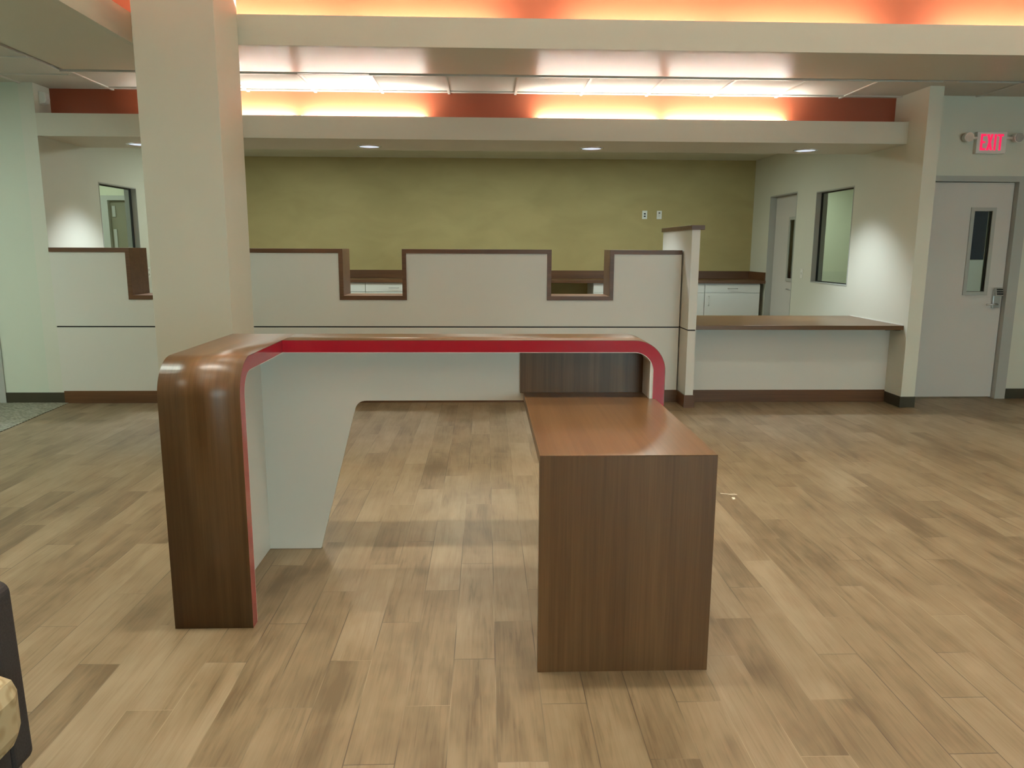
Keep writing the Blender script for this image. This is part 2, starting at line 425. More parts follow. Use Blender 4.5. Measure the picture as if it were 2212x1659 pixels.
# front wall left of the counter, with the edge of a doorway at far left
b = MB(); b.box(-4.57, XL-.13, YW, YW+.13, 0, ZT+.03).box(XMIN, -5.55, YW, YW+.13, 0, ZT+.03).box(-5.55, -4.57, YW, YW+.13, 2.13, ZT+.03)
struct(b.build('wall_front_left', WALL_GREEN))
# wall with the keypad door
b = MB(); b.box(XR2, 4.226-.05, YD, YD+.13, 0, ZT+.03).box(5.14+.05, XMAX, YD, YD+.13, 0, ZT+.03).box(4.226-.05, 5.14+.05, YD, YD+.13, 2.155, ZT+.03)
struct(b.build('wall_front_right', WALL))
# rooms beyond
struct(box('ceiling_office', WALL, None, XR2, XMAX, YD+.13, YMAX, 2.7, 2.75))
b = MB(); b.box(XMIN, -5.02, 10.4, 10.5, 0, 2.75).box(-4.16-.02, XL-.13, 10.4, 10.5, 0, 2.75).box(-5.02, -4.16-.02, 10.4, 10.5, 2.13, 2.75)
struct(b.build('wall_corridor', CREAM))
struct(box('ceiling_corridor', WALL, None, XMIN, XL-.13, YW+.13, YMAX, 2.7, 2.75))

# ------------------------------------------------------------------ soffit, coves, beams, ceilings
s_ = MB()
s_.box(XL, XR, YW+.0, YS2, ZS1, ZS1+.05).box(XL, XR, YW, YW+.05, ZS1+.05, ZS2).box(XL, XR, YO+.04, YS2, ZS1+.05, 2.76)
struct(s_.build('soffit', BEAM))
struct(box('wall_cove_lower', ORANGE, None, XL, XR, YO, YO+.04, ZS1+.05, ZT+.06))
tz, SL = ZT+.006, .065
t = MB()
t.box(XTL-SL, XR, YT+SL, YO, tz, tz+.02)                    # strip above the counter
t.box(XL, XTL-SL, YW, YO, tz, tz+.02)
t.box(XMIN, XTL-SL, YMIN, YW, tz, tz+.02)                   # left aisle
t.box(XR, XRB+.9, YT+SL, YD, tz, tz+.02)                    # right end
t.box(XRB+.9, XMAX, YMIN, YD, tz, tz+.02)
t.box(XTL-SL, XRB+.9, YMIN, YFB-.87, tz, tz+.02)
struct(t.build('ceiling', TILE))
gb = MB(); GX, GY, gw, gh_ = -1.585, YT+SL+.012, .0115, .011
for k in range(-4, 9):
    x = GX+.622*k
    if XL < x < XR: gb.box(x-gw, x+gw, YT+SL, YO, tz-gh_, tz)
for x in (4.64, 5.26, 5.88, 6.5): gb.box(x-gw, x+gw, YT+SL, YD, tz-gh_, tz)
for y in (YT+SL+.012, YO-.10): gb.box(XTL-SL, XR, y-gw, y+gw, tz-gh_+.001, tz)
gb.box(XR2, XRB+.9, YT+SL, YT+SL+.02, tz-gh_+.001, tz)
for k in range(1, 6):
    x = XTL-SL-.012-.61*k; gb.box(x-gw, x+gw, YMIN, YW, tz-gh_, tz)
for k in range(-12, 1):
    y = 6.95+.61*k; gb.box(XMIN, XTL-SL, y-gw, y+gw, tz-gh_+.001, tz)
GRIDM = paint('grid_white', (.60, .58, .52), .4, bump=0)
struct(gb.build('ceiling_grid', GRIDM))
# beam ring: wide underside, shallow inner face, trough behind
bf = MB()
bf.box(XLB, XRB, YBM, YBM+.05, ZT, ZB).box(XLB-.05, XLB, YFB-.05, YBM+.05, ZT, ZB).box(XRB, XRB+.05, YFB-.05, YBM+.05, ZT, ZB).box(XLB, XRB, YFB-.05, YFB, ZT, ZB)
struct(bf.build('beam_face', BEAM))
bu = MB()
bu.box(XTL, XRB+.88, YBM+.05, YT, ZT, ZT+.05).box(XTL, XLB-.05, YFB-.86, YBM+.05, ZT, ZT+.05).box(XRB+.05, XRB+.88, YFB-.86, YBM+.05, ZT, ZT+.05).box(XLB-.05, XRB+.05, YFB-.86, YFB-.05, ZT, ZT+.05)
struct(bu.build('beam_underside', BEAM_GLOSS))
oc = MB(); G = .30
oc.box(XLB-G-.05, XRB+G+.05, YBM+G, YBM+G+.05, ZT+.05, ZH).box(XLB-G-.05, XLB-G, YFB-G, YBM+G, ZT+.05, ZH).box(XRB+G, XRB+G+.05, YFB-G, YBM+G, ZT+.05, ZH).box(XLB-G-.05, XRB+G+.05, YFB-G-.05, YFB-G, ZT+.05, ZH)
struct(oc.build('wall_cove_upper', ORANGE))
struct(box('ceiling_high', WALL, None, XLB-G-.05, XRB+G+.05, YFB-G-.05, YBM+G+.05, ZH, ZH+.05))

# column
struct(box('column', BEAM, None, -2.303, -1.769, 5.382, YBM-.001, 0, ZH-.001, .004))

# baseboards
b = MB(); b.box(-4.565, -4.0, YW-.008, YW, 0, .103); struct(b.build('baseboard_left', VINYL))
b = MB(); b.box(XR-.008, XR2+.008, YE-.008, YE, 0, .105).box(XR-.008, XR, YE, YW-.012, 0, .105).box(XR2, XR2+.008, YE, YD, 0, .105); struct(b.build('baseboard_right', VINYL, None, .003))
b = MB(); b.box(5.25, XMAX, YD-.008, YD, 0, .103); struct(b.build('baseboard_front', VINYL))

# ------------------------------------------------------------------ doors and windows
def lever(parent, x, y, z, dx, axis='x'):
    pass
# door_1: keypad door in the right front wall
d1 = sroot('door_1', (4.683, YD+.05, 0))
box('door_slab', DOORP, d1, 4.23, 4.745, YD+.045, YD+.09, .012, 2.125) if False else None
sl = MB(); lx0, lx1, lz0, lz1 = 4.765, 4.945, 1.075, 1.855
y0, y1 = YD+.045, YD+.09
sl.box(4.23, lx0, y0, y1, .012, 2.125).box(lx1, 5.137, y0, y1, .012, 2.125).box(lx0, lx1, y0, y1, .012, lz0).box(lx0, lx1, y0, y1, lz1, 2.125)
sl.build('door_slab', DOORP, d1)
lf = MB(); e = .035
lf.box(lx0-e, lx1+e, y0-.012, y1+.012, lz0-e, lz0).box(lx0-e, lx1+e, y0-.012, y1+.012, lz1, lz1+e).box(lx0-e, lx0, y0-.012, y1+.012, lz0, lz1).box(lx1, lx1+e, y0-.012, y1+.012, lz0, lz1)
lf.build('glazing_frame', FRAME, d1)
box('glass', GLASS, d1, lx0, lx1, y0+.02, y0+.026, lz0, lz1)
fr = MB()
fr.box(5.142, 5.245, YD-.012, YD, 0, 2.175).box(5.142, 5.19, YD, YD+.13, 0, 2.175) if False else None
fr.box(5.195, 5.247, YD-.015, YD+.0, 0, 2.182).box(5.142, 5.195, YD-.015, YD+.13, 0, 2.182)
fr.box(4.12, 4.224, YD-.015, YD+.0, 0, 2.182).box(4.176, 4.224, YD, YD+.13, 0, 2.13)
fr.box(4.224, 5.142, YD-.015, YD+.13, 2.13, 2.182)
fr.build('door_frame', FRAME, d1)
lk = MB(); lk.box(5.035, 5.105, y0-.03, y0, .915, 1.09); lk.build('lock_body', METAL, d1, .004)
kp = MB(); kp.prism([(y0-.07, 1.035), (y0-.03, 1.035), (y0-.03, 1.115), (y0-.05, 1.115)], 'x', 5.033, 5.107); kh = kp.build('keypad_housing', METAL, d1, .003)
for r in range(3):
    for c in range(4):
        t0 = .15+.27*r; yy = y0-.07+.02*(t0+.1); zz = 1.035+.08*(t0+.1)
        box('key', BLACK, kh, 5.041+.016*c, 5.053+.016*c, yy-.006, yy+.004, zz-.007, zz+.007)
MB().cyl((5.065, y0-.03, .95), .012, -.035, 'y').tube([(5.065, y0-.062, .95), (5.03, y0-.066, .95), (4.95, y0-.064, .95)], .0085).build('door_handle', METAL, d1)

# door_2: door in the right side wall, set back in its frame
d2 = sroot('door_2', (XR+.1, 10.25, 0))
xs0, xs1 = XR+.085, XR+.13
gy0, gy1, gz0, gz1 = 9.965, 10.16, 1.10, 1.86
sl = MB()
sl.box(xs0, xs1, 9.807, gy0, .012, 2.183).box(xs0, xs1, gy1, 10.703, .012, 2.183).box(xs0, xs1, gy0, gy1, .012, gz0).box(xs0, xs1, gy0, gy1, gz1, 2.183)
sl.build('door_slab', DOORP, d2)
lf = MB(); e = .04
lf.box(xs0-.012, xs1+.012, gy0-e, gy1+e, gz0-e, gz0).box(xs0-.012, xs1+.012, gy0-e, gy1+e, gz1, gz1+e).box(xs0-.012, xs1+.012, gy0-e, gy0, gz0, gz1).box(xs0-.012, xs1+.012, gy1, gy1+e, gz0, gz1)
lf.build('glazing_frame', FRAME, d2)
box('glass', GLASS, d2, xs0-.006, xs0-.002, gy0, gy1, gz0, gz1)
fr = MB()
fr.box(XR-.003, XR2+.003, 9.79, 9.803, 0, 2.2).box(XR-.003, XR2+.003, 10.707, 10.72, 0, 2.2).box(XR-.003, XR2+.003, 9.803, 10.707, 2.187, 2.2)
fr.build('door_frame', FRAME, d2)
MB().cyl((xs0, 9.92, .96), .025, -.01, 'x').cyl((xs0-.01, 9.92, .96), .01, -.045, 'x').tube([(xs0-.05, 9.92, .96), (xs0-.055, 9.96, .96), (xs0-.053, 10.04, .96)], .009).build('door_handle', METAL, d2)

def side_window(name, x0, x1, hole, inner):
    """steel framed borrowed light in a wall that runs along y"""
    ya, yb, za, zb = hole; e = .012
    r = sroot(name, ((x0+x1)/2, (ya+yb)/2, za))
    f = MB()
    f.box(x0-.003, x1+.003, ya, ya+e, za, zb).box(x0-.003, x1+.003, yb-e, yb, za, zb).box(x0-.003, x1+.003, ya+e, yb-e, za, za+e).box(x0-.003, x1+.003, ya+e, yb-e, zb-e, zb)
    f.build('window_frame', FRAME, r)
    xm = (x0+x1)/2; g = MB(); k = .011
    for xx in (xm,):
        g.box(xx-k, xx+k, ya+e, ya+e+.012, za+e, zb-e).box(xx-k, xx+k, yb-e-.012, yb-e, za+e, zb-e).box(xx-k, xx+k, ya+e, yb-e, za+e, za+e+.012).box(xx-k, xx+k, ya+e, yb-e, zb-e-.012, zb-e)
    g.build('gasket', BLACK, r)
    box('glass', GLASS, r, xm-.003, xm+.003, ya+e, yb-e, za+e, zb-e)
    return r
side_window('window_1', XR, XR2, WR, 1)
side_window('window_2', XL-.13, XL, WL, -1)

# door_3: grey frame at the far left edge
d3 = sroot('door_3', (-5.06, YW+.05, 0))
fr = MB(); fr.box(-4.625, -4.565, YW-.015, YW+.14, 0, 2.15).box(-5.56, -5.5, YW-.015, YW+.14, 0, 2.15).box(-5.5, -4.625, YW-.015, YW+.14, 2.09, 2.15)
fr.build('door_frame', FRAME, d3)
box('door_slab', DOORP, d3, -5.497, -4.628, YW+.05, YW+.095, .012, 2.087)
# door_4: doorway seen through the left window
d4 = sroot('door_4', (-4.6, 10.42, 0))
fr = MB(); fr.box(-5.02, -4.93, 10.38, 10.51, 0, 2.13).box(-4.27, -4.18, 10.38, 10.51, 0, 2.13).box(-4.93, -4.27, 10.38, 10.51, 2.07, 2.13)
fr.build('door_frame', FRAME, d4)
DARKDOOR = paint('olive_grey_door', lin(118, 116, 96)[:3], .5, bump=0)
box('door_slab', DARKDOOR, d4, -4.928, -4.272, 10.44, 10.485, .012, 2.068)
box('hinge_plate', FRAME, d4, -4.9, -4.86, 10.425, 10.44, 1.86, 2.0); box('hinge_plate', FRAME, d4, -4.9, -4.86, 10.425, 10.44, 1.1, 1.7)
# window_3: night-dark pane with a white sill unit, seen through the keypad door's glass
struct(box('wall_office', CREAM, None, 6.0, XMAX, 10.9, 11.0, 0, 2.7))
w3 = sroot('window_3', (7.1, 10.89, .9))
box('pane', NAVY, w3, 6.3, 7.95, 10.885, 10.898, 1.345, 2.3)
fr = MB(); fr.box(6.25, 6.3, 10.88, 10.898, .8, 2.35).box(7.95, 8.0, 10.88, 10.898, .8, 2.35).box(6.3, 7.95, 10.88, 10.898, 2.3, 2.35); fr.build('window_frame', FRAME, w3)
box('window_sill', CABW, w3, 6.3, 7.95, 10.80, 10.898, .6, 1.34, .004)
# ------------------------------------------------------------------ lamps: coves
def cove_strip(name, label, group, x0, x1, y, z, mat, along='x', cat='cove light', baffle=False):
    L = x1-x0
    if along == 'x':
        r = thing(name, label, cat, ((x0+x1)/2, y, z), group)
        box('lamp_housing', FIX, r, x0, x1, y-.045, y+.045, z, z+.045)
        MB().cyl((x0+.03, y, z+.072), .014, L-.06, 'x', 14).build('tube', mat, r)
        for xx in (x0, x1-.03): box('lamp_holder', FIX, r, xx, xx+.03, y-.02, y+.02, z+.045, z+.09)
        if baffle: box('baffle', FIX, r, x0, x1, y-.021, y-.018, z+.045, z+.083)
    else:
        r = thing(name, label, cat, (y, (x0+x1)/2, z), group)
        box('lamp_housing', FIX, r, y-.045, y+.045, x0, x1, z, z+.045)
        MB().cyl((y, x0+.03, z+.072), .014, L-.06, 'y', 14).build('tube', mat, r)
        for xx in (x0, x1-.03): box('lamp_holder', FIX, r, y-.02, y+.02, xx, xx+.03, z+.045, z+.09)
    return r
gl = 'cove strips above the counter soffit'
LB = ['glowing cove strip above the soffit, partly behind the column', 'glowing cove strip above the soffit, just right of the column',
      'glowing cove strip above the soffit, right of the bare orange gap', 'glowing cove strip above the soffit, farthest right of the row']
for (x0, x1), lb in zip(((-2.95, -1.755), (-1.735, -.54), (.465, 1.66), (1.685, 2.885)), LB):
    cove_strip('cove_light', lb, gl, x0, x1, YO-.065, ZS2-.058, LAMP_LO, baffle=True)
gu = 'cove strips hidden behind the upper beam edge'
ul = 'cove strip hidden in the trough above the beam, washing the orange wall'
for x0, x1 in ((-2.29, -1.09), (-1.06, .12), (.6, 1.78), (1.81, 2.97), (3.45, 4.63), (4.66, 5.86)):
    cove_strip('cove_light', ul, gu, x0, x1, YBM+.17, ZT+.055, LAMP_UP)
    cove_strip('cove_light', ul, gu, x0, x1, YFB-.17, ZT+.055, LAMP_UP)
for y0_, y1_ in ((-1.7, -.5), (-.47, .73), (1.3, 2.5), (2.53, 3.73), (4.4, 5.6)):
    cove_strip('cove_light', ul, gu, y0_, y1_, XLB-.17, ZT+.055, LAMP_UP, 'y')
    cove_strip('cove_light', ul, gu, y0_, y1_, XRB+.17, ZT+.055, LAMP_UP, 'y')

# ------------------------------------------------------------------ lamps: recessed downlights
def spot(parent, energy, col, angle, blend, radius, loc):
    l = bpy.data.lights.new('lamp', 'SPOT'); l.energy = energy; l.color = col; l.spot_size = math.radians(angle); l.spot_blend = blend; l.shadow_soft_size = radius*1.6
    o = bpy.data.objects.new('lamp', l); C.objects.link(o); o.parent = parent; o.location = loc
def downlight(label, group, x, y, z, lens, energy, col, angle=110, blend=.6):
    r = thing('downlight', label, 'downlight', (x, y, z), group)
    MB().lathe((x, y, z), [(.098, -.002), (.100, -.008), (.116, -.006), (.12, -.0005)]).build('trim_ring', ALU, r)
    MB().lathe((x, y, z), [(.099, -.0025), (.05, -.004), (.0005, -.0045)]).build('lens', lens, r)
    spot(r, energy, col, angle, blend, .06, (0, 0, -.012))
    return r
gd = 'downlights in the counter soffit'
for x, lb in ((-3.36, 'recessed downlight in the soffit peeking out left of the column'), (-1.14, 'recessed downlight in the soffit, first to the right of the column'),
              (1.05, 'recessed downlight in the soffit above the middle of the counter'), (3.2, 'recessed downlight in the soffit nearest the right side wall')):
    downlight(lb, gd, x, 7.82, ZS1, LENS, SOFFIT_CAN, COOL, 104, .7)
gh = 'linear lights in the raised ceiling'
def linear_light(x0, x1, y, k=1.0):
    r = thing('linear_light', 'long slot light recessed in the raised ceiling over the front desk', 'ceiling light', ((x0+x1)/2, y, ZH), gh)
    MB().box(x0, x1, y-.075, y-.06, ZH-.02, ZH).box(x0, x1, y+.06, y+.075, ZH-.02, ZH).box(x0, x0+.015, y-.06, y+.06, ZH-.02, ZH).box(x1-.015, x1, y-.06, y+.06, ZH-.02, ZH).build('frame', FIX, r)
    box('lens', CANL, r, x0+.015, x1-.015, y-.06, y+.06, ZH-.006, ZH)
    l = bpy.data.lights.new('lamp', 'AREA'); l.shape = 'RECTANGLE'; l.size = x1-x0-.03; l.size_y = .12; l.energy = HIGH_CAN*(x1-x0)*k; l.color = (1.0, .955, .83); l.spread = math.radians(86)
    o = bpy.data.objects.new('lamp', l); C.objects.link(o); o.parent = r; o.location = (0, 0, -.008)
for y in (-.9, 1.0, 2.9, 4.8):
    for x0, x1, k in ((-2.2 if y < 4 else -1.0, .2, 1.25), (.25, 2.65, 1.0), (2.7, 5.1, .5)): linear_light(x0, x1, y, k*{-.9: .5, 1.0: .75, 2.9: 1.15, 4.8: 1.1}[y])
gt = 'unseen fill troffers added in the ceilings'
FILL_AISLE = emit('aisle_fill_lens', (.86, 1.0, .88), FILL_TROFFER*1.6)
def troffer(label, x, y, z, lens=None):  # unseen square fixtures added as fill light
    r = thing('fill_ceiling_light', label, 'ceiling light', (x, y, z), gt)
    MB().box(x-.3, x+.3, y-.3, y-.275, z-.012, z).box(x-.3, x+.3, y+.275, y+.3, z-.012, z).box(x-.3, x-.275, y-.275, y+.275, z-.012, z).box(x+.275, x+.3, y-.275, y+.275, z-.012, z).build('frame', FIX, r)
    box('lens', lens or FILL_LENS, r, x-.275, x+.275, y-.275, y+.275, z-.008, z-.002)
troffer('added fill troffer nearest the left front wall in the aisle ceiling', -5.6, 4.6, tz, FILL_AISLE)  # aisle fill, added to throw cool light on the left wall
troffer('added fill troffer in the tile ceiling of the left aisle', -5.6, 1.4, tz, FILL_AISLE)
troffer('added fill troffer in the aisle ceiling beside the beam', -4.6, 4.6, tz, FILL_AISLE)
for x in (-2.6, -.2, 1.9): troffer('added fill troffer in the recess ceiling behind the soffit', x, 9.5, 2.75)  # added to brighten the recess behind the counter
troffer('added fill troffer lighting the office behind the right wall', 5.4, 9.9, 2.7)  # office fill, added to brighten the room behind the glass
troffer('added fill troffer near the far wall of the office', 5.1, 12.0, 2.7)
troffer('added fill troffer lighting the corridor behind the left wall', -5.2, 9.0, 2.7)  # corridor fill, added to brighten the view through the left window
troffer('second added fill troffer deeper in the corridor behind the left wall', -6.6, 9.0, 2.7)

# ------------------------------------------------------------------ front desk (L of waterfall wood, bench table, white spine panels)
YA0, YB0, YB1, XA0, XA1, XB = 2.827, 3.454, 3.714, -1.222, -.918, .829
ZD, TH, RO = 1.067, .058, .145
YP, PT = 3.632, .02
desk = thing('front_desk', 'L-shaped walnut and red waterfall desk with white panels and lower bench', 'desk', (-.2, 3.5, 0))
def arc_path(start, corner_u, ztop, r, d):
    """profile: from start (u, ztop) along the top, round the bend and straight to the floor; d=+1/-1 is the direction of travel"""
    pts = [(start, ztop)]
    for i in range(15):
        a = PI/2*i/14
        pts.append((corner_u - d*r + d*r*math.sin(a), ztop - r + r*math.cos(a)))
    pts.append((corner_u, 0.0)); return pts
def off_path(start, cu, d, o):
    return arc_path(start, cu - d*o, ZD - o, max(RO-o, .02), d)
sk = .0022
# arm runs from the back bar towards the viewer and folds down to the floor
MB().ribbon(off_path(YB1, YA0, -1, 0), off_path(YB1, YA0, -1, sk), 'x', XA0, XA1).build('arm_veneer', WOOD_U, desk)
MB().ribbon(off_path(YB1, YA0, -1, sk), off_path(YB1, YA0, -1, TH-sk), 'x', XA0, XA1).build('arm_core', RED, desk)['label'] = 'gloss red edge of the arm'
MB().ribbon(off_path(YB1, YA0, -1, TH-sk), off_path(YB1, YA0, -1, TH), 'x', XA0, XA1).build('arm_liner', LAM, desk)
# back bar folds down at its right end
MB().ribbon(off_path(XA1, XB, 1, 0), off_path(XA1, XB, 1, sk), 'y', YB0, YB1).build('bar_veneer', WOOD_U, desk)
MB().ribbon(off_path(XA1, XB, 1, sk), off_path(XA1, XB, 1, TH-sk), 'y', YB0, YB1).build('bar_core', RED, desk)['label'] = 'gloss red edge of the back bar'
MB().ribbon(off_path(XA1, XB, 1, TH-sk), off_path(XA1, XB, 1, TH), 'y', YB0, YB1).build('bar_liner', LAM, desk)
# white spine panel under the bar with a trapezoid knee opening, mirrored at the far side
XS = -1.0735
ZP, XI = .752, XB-TH
def bend(p0, p1, p2, r, n=8):
    a = (Vector(p0)-Vector(p1)).normalized(); c = (Vector(p2)-Vector(p1)).normalized()
    ang = a.angle(c); tl = r/math.tan(ang/2); s0 = Vector(p1)+a*tl; s1 = Vector(p1)+c*tl; out = []
    for i in range(n+1):
        t = i/n; out.append(tuple(s0*(1-t)**2 + Vector(p1)*2*t*(1-t) + s1*t*t))
    return out
pa, pb = (-.822, .002), (-.622, ZP)
pts = [(XS, .002), pa] + bend(pa, pb, (0, ZP), .062) + bend((0, ZP), (.52, ZP), (.62, .002), .05) + [(.62, .002), (XI, .002), (XI, ZD-TH), (XS, ZD-TH)]
MB().prism(pts, 'y', YP, YP+PT).build('back_panel', LAM, desk)
MB().prism(pts, 'y', YP+PT, YP+PT+.004).build('back_facing', WOOD_Z, desk)
# white spine panel under the arm
MB().box(XS-PT, XS, YA0+TH, YP+PT, .002, ZD-TH).build('side_panel', LAM, desk)
# walnut upstand over the bench
box('upstand', WOOD_Z, desk, .166, XI-.001, YP-.012, YP, .79, ZD-TH)
box('end_liner', LAM, desk, XI-.012, XI, YB0+.004, YP-.012, .7935, ZD-TH-.03)
# bench table
X0b, X1b, Yb0, Zb = .1814, .787, 2.478, .7935
MB().prism([(Yb0, Zb-.0025), (Yb0+.038, Zb-.0025), (Yb0+.038, Zb-.038), (YP-.012, Zb-.038), (YP-.012, Zb), (Yb0, Zb)], 'x', X0b, X1b).build('bench_top', WOOD_Y, desk, .0008)
box('bench_front', WOOD_Z, desk, X0b, X1b, Yb0, Yb0+.0375, 0, Zb-.0026, .0008)

# ------------------------------------------------------------------ reception counter with stepped top
YC1 = YW+.36
ZC, ZN, TT = 1.466, .990, .04
rc = thing('reception_counter', 'long white counter with stepped walnut cap and three pass-through notches', 'counter', (-1, YW+.18, 0))
xl, xr = XL+.0, 1.8665
NOT = [(-3.341, -2.70), (-1.379, -.747), (.583, 1.218)]
cap = [(xl, ZC)]
for a, c in NOT: cap += [(a+TT, ZC), (a+TT, ZN+TT), (c-TT, ZN+TT), (c-TT, ZC)]
cap += [(xr, ZC)]
low = [(xl, ZC-TT)]
for a, c in NOT: low += [(a, ZC-TT), (a, ZN), (c, ZN), (c, ZC-TT)]
low += [(xr, ZC-TT)]
m_ = MB()
for i in range(len(cap)-1):
    m_.prism([cap[i], cap[i+1], low[i+1], low[i]], 'y', YW-.012, YC1)
bmesh.ops.remove_doubles(m_.bm, verts=m_.bm.verts, dist=1e-5)
import collections
fc = collections.defaultdict(list)
for f in m_.bm.faces: fc[frozenset(v.index if False else id(v) for v in f.verts)].append(f)
bmesh.ops.delete(m_.bm, geom=[f for fs in fc.values() if len(fs) > 1 for f in fs], context='FACES_ONLY')
m_.build('stepped_cap', TRIM_X, rc, .0015)
ZSEAM = .733
def wallpts(z0):
    p = [(xl, z0), (xr, z0)] + [(x, z) for x, z in low[::-1]]
    return p
MB().prism(wallpts(ZSEAM+.0065), 'y', YW, YW+.02).build('upper_panel', LAM, rc)
MB().prism(wallpts(ZSEAM-.2), 'y', YW+.02, YW+.33).build('core', LAM, rc)
box('lower_panel', LAM, rc, xl, xr, YW, YW+.33, .1, ZSEAM-.0065)
box('groove', DARKGAP, rc, xl, xr, YW+.010, YW+.03, ZSEAM-.0075, ZSEAM+.0075)
box('kickboard', TRIM_X, rc, xl+.015, xr, YW-.014, YW+.02, 0, .1185, .001)
box('work_shelf', TRIM_X, rc, xl, xr, YW+.33, YW+.95, .70, .735)

# wing panel at the right end of the counter
GX0, GX1, GY0, GY1 = 1.8795, 1.956, 7.0195, 8.17
wg = thing('wing_panel', 'tall narrow white end panel with walnut cap at the right end of the counter', 'partition', ((GX0+GX1)/2, 7.5, 0))
box('upper_panel', LAM, wg, GX0, GX1, GY0, GY1, ZSEAM+.0065, 1.652)
box('lower_panel', LAM, wg, GX0, GX1, GY0, GY1, .1, ZSEAM-.0065)
box('groove', DARKGAP, wg, GX0+.006, GX1-.006, GY0+.006, GY1, ZSEAM-.0075, ZSEAM+.0075)
box('cap', TRIM_X, wg, GX0-.012, GX1+.035, GY0-.02, GY1+.03, 1.652, 1.692, .002)
MB().box(GX0-.012, GX1+.014, GY0-.014, GY0+.01, 0, .1185).box(GX0-.012, GX0, GY0+.01, YW-.014, 0, .1185).build('kickboard', TRIM_X, wg, .001)

# low service counter between the wing and the right wall
sc = thing('service_counter', 'low white counter with wide walnut top beside the right wall', 'counter', (2.95, 7.5, 0))
box('worktop', WOOD_X, sc, GX1+.001, XR-.001, 7.053, 8.137, .734, .7747, .002)
box('front_panel', LAM, sc, GX1+.001, XR-.001, 7.29, 7.33, .1, .734)
box('kickboard', TRIM_X, sc, GX1+.015, XR-.009, 7.276, 7.31, 0, .1185, .001)
MB().prism([(7.075, .734), (7.29, .734), (7.29, .705), (7.27, .708), (7.25, .716), (7.09, .724)], 'x', XR-.05, XR-.012).build('bracket', BLACK, sc)
bs = MB().box(GX1+.001, GX1+.03, 7.33, 8.1, 0, .734); bs.build('side_panel', LAM, sc)
MB().box(XR-.006, XR-.0015, 7.06, 8.137, .775, .781).build('sealant_bead', PLASTIC, sc)

# ------------------------------------------------------------------ back cabinets along the olive wall
YCF, YCB = 10.73, YOL-.002
ZK0, ZK1 = 1.0, 1.042
bt = thing('back_worktop', 'long walnut worktop with upstand along the olive wall', 'worktop', (0, 11.05, ZK0))
box('worktop', TRIM_X, bt, XL+.002, XR-.002, YCF-.025, YCB, ZK0, ZK1, .002)
box('backsplash', TRIM_X, bt, XL+.002, XR-.002, YCB-.02, YCB, ZK1, 1.155, .001)
box('side_splash', TRIM_X, bt, XR-.022, XR-.002, YCF+.0, YCB-.02, ZK1, 1.155, .001)
def pull(parent, a, b_):
    a, b_ = Vector(a), Vector(b_); o = Vector((0, -.03, 0))
    MB().tube([a, a+o*.8, a+o+(b_-a)*.06, b_+o-(b_-a)*.06, b_+o*.8, b_], .0055, 8).build('handle', METAL, parent)
cw = .79
def cabinet(x0, label):
    r = thing('base_cabinet', label, 'cabinet', (x0+cw/2, 11.05, 0), 'white base cabinets along the olive wall')
    box('body', CABW, r, x0+.002, x0+cw-.002, YCF+.022, YCB, .1, ZK0)
    box('toe_kick', VINYL, r, x0+.002, x0+cw-.002, YCF+.08, YCB, 0, .1)
    dr = box('drawer', CABW, r, x0+.004, x0+cw-.004, YCF, YCF+.021, .872, .985, .001)
    pull(dr, (x0+cw/2-.065, YCF, .93), (x0+cw/2+.065, YCF, .93))
    dd = box('door', CABW, r, x0+.004, x0+cw-.004, YCF, YCF+.021, .105, .866, .001)
    pull(dd, (x0+.06, YCF, .69), (x0+.06, YCF, .82))
    return r
base_x = 3.09
c0 = cabinet(base_x, 'white base cabinet beside the door in the right wall, single tall door under drawer')
clab = {2.30: 'white base cabinet mostly behind the tall wing panel', 1.51: 'white base cabinet at the right edge of the open knee space',
        -.09: 'white base cabinet just left of the open knee space', -.88: 'white base cabinet hidden behind the middle of the counter', -1.67: 'white base cabinet with drawer pull seen through the middle notch',
        -2.46: 'white base cabinet at the left edge of the middle notch, partly behind the column', -3.25: 'white base cabinet behind the column'}
for x0, lb in clab.items():
    if x0 == -.88: pass
    dup(c0, (x0-base_x, 0, 0), lb)

# ------------------------------------------------------------------ small wall fittings
def outlet_back(x, z, label, kind):
    r = thing('wall_outlet', label, 'outlet', (x, YOL, z), 'wall plates on the olive wall')
    box('plate', PLASTIC, r, x-.037, x+.037, YOL-.008, YOL, z-.06, z+.06, .002)
    if kind == 'phone':
        box('jack', BLACK, r, x-.014, x+.014, YOL-.011, YOL-.008, z+.005, z+.025); box('jack', BLACK, r, x-.014, x+.014, YOL-.011, YOL-.008, z-.03, z-.01)
    else:
        MB().box(x-.016, x+.016, YOL-.012, YOL-.008, z-.03, z+.045).build('insert', LAM, r)
        MB().box(x-.012, x+.012, YOL-.015, YOL-.012, z+.02, z+.035).build('jack', VINYL, r)
outlet_back(2.335, 1.967, 'white wall plate with two black jacks high on olive wall', 'phone')
outlet_back(2.55, 1.967, 'white wall plate with one port, right of the two-jack plate', 'cable')
r = thing('light_switch', 'small pale switch plate between the door and window of the right wall', 'switch', (XR, 9.49, 1.18))
box('plate', PLASTIC, r, XR-.007, XR, 9.455, 9.525, 1.125, 1.24, .002)
box('toggle', PLASTIC, r, XR-.016, XR-.007, 9.48, 9.50, 1.17, 1.195)
r = thing('wall_outlet', 'white outlet plate on the left side wall beside the column', 'outlet', (XL, 9.36, 1.17))
box('plate', PLASTIC, r, XL, XL+.007, 9.32, 9.40, 1.115, 1.235, .002)
for zz in (1.13, 1.185):
    so = box('socket', LAM, r, XL+.007, XL+.011, 9.343, 9.377, zz, zz+.035)
    for yy in (9.35, 9.366): box('slot', BLACK, so, XL+.0105, XL+.0115, yy, yy+.004, zz+.01, zz+.025)
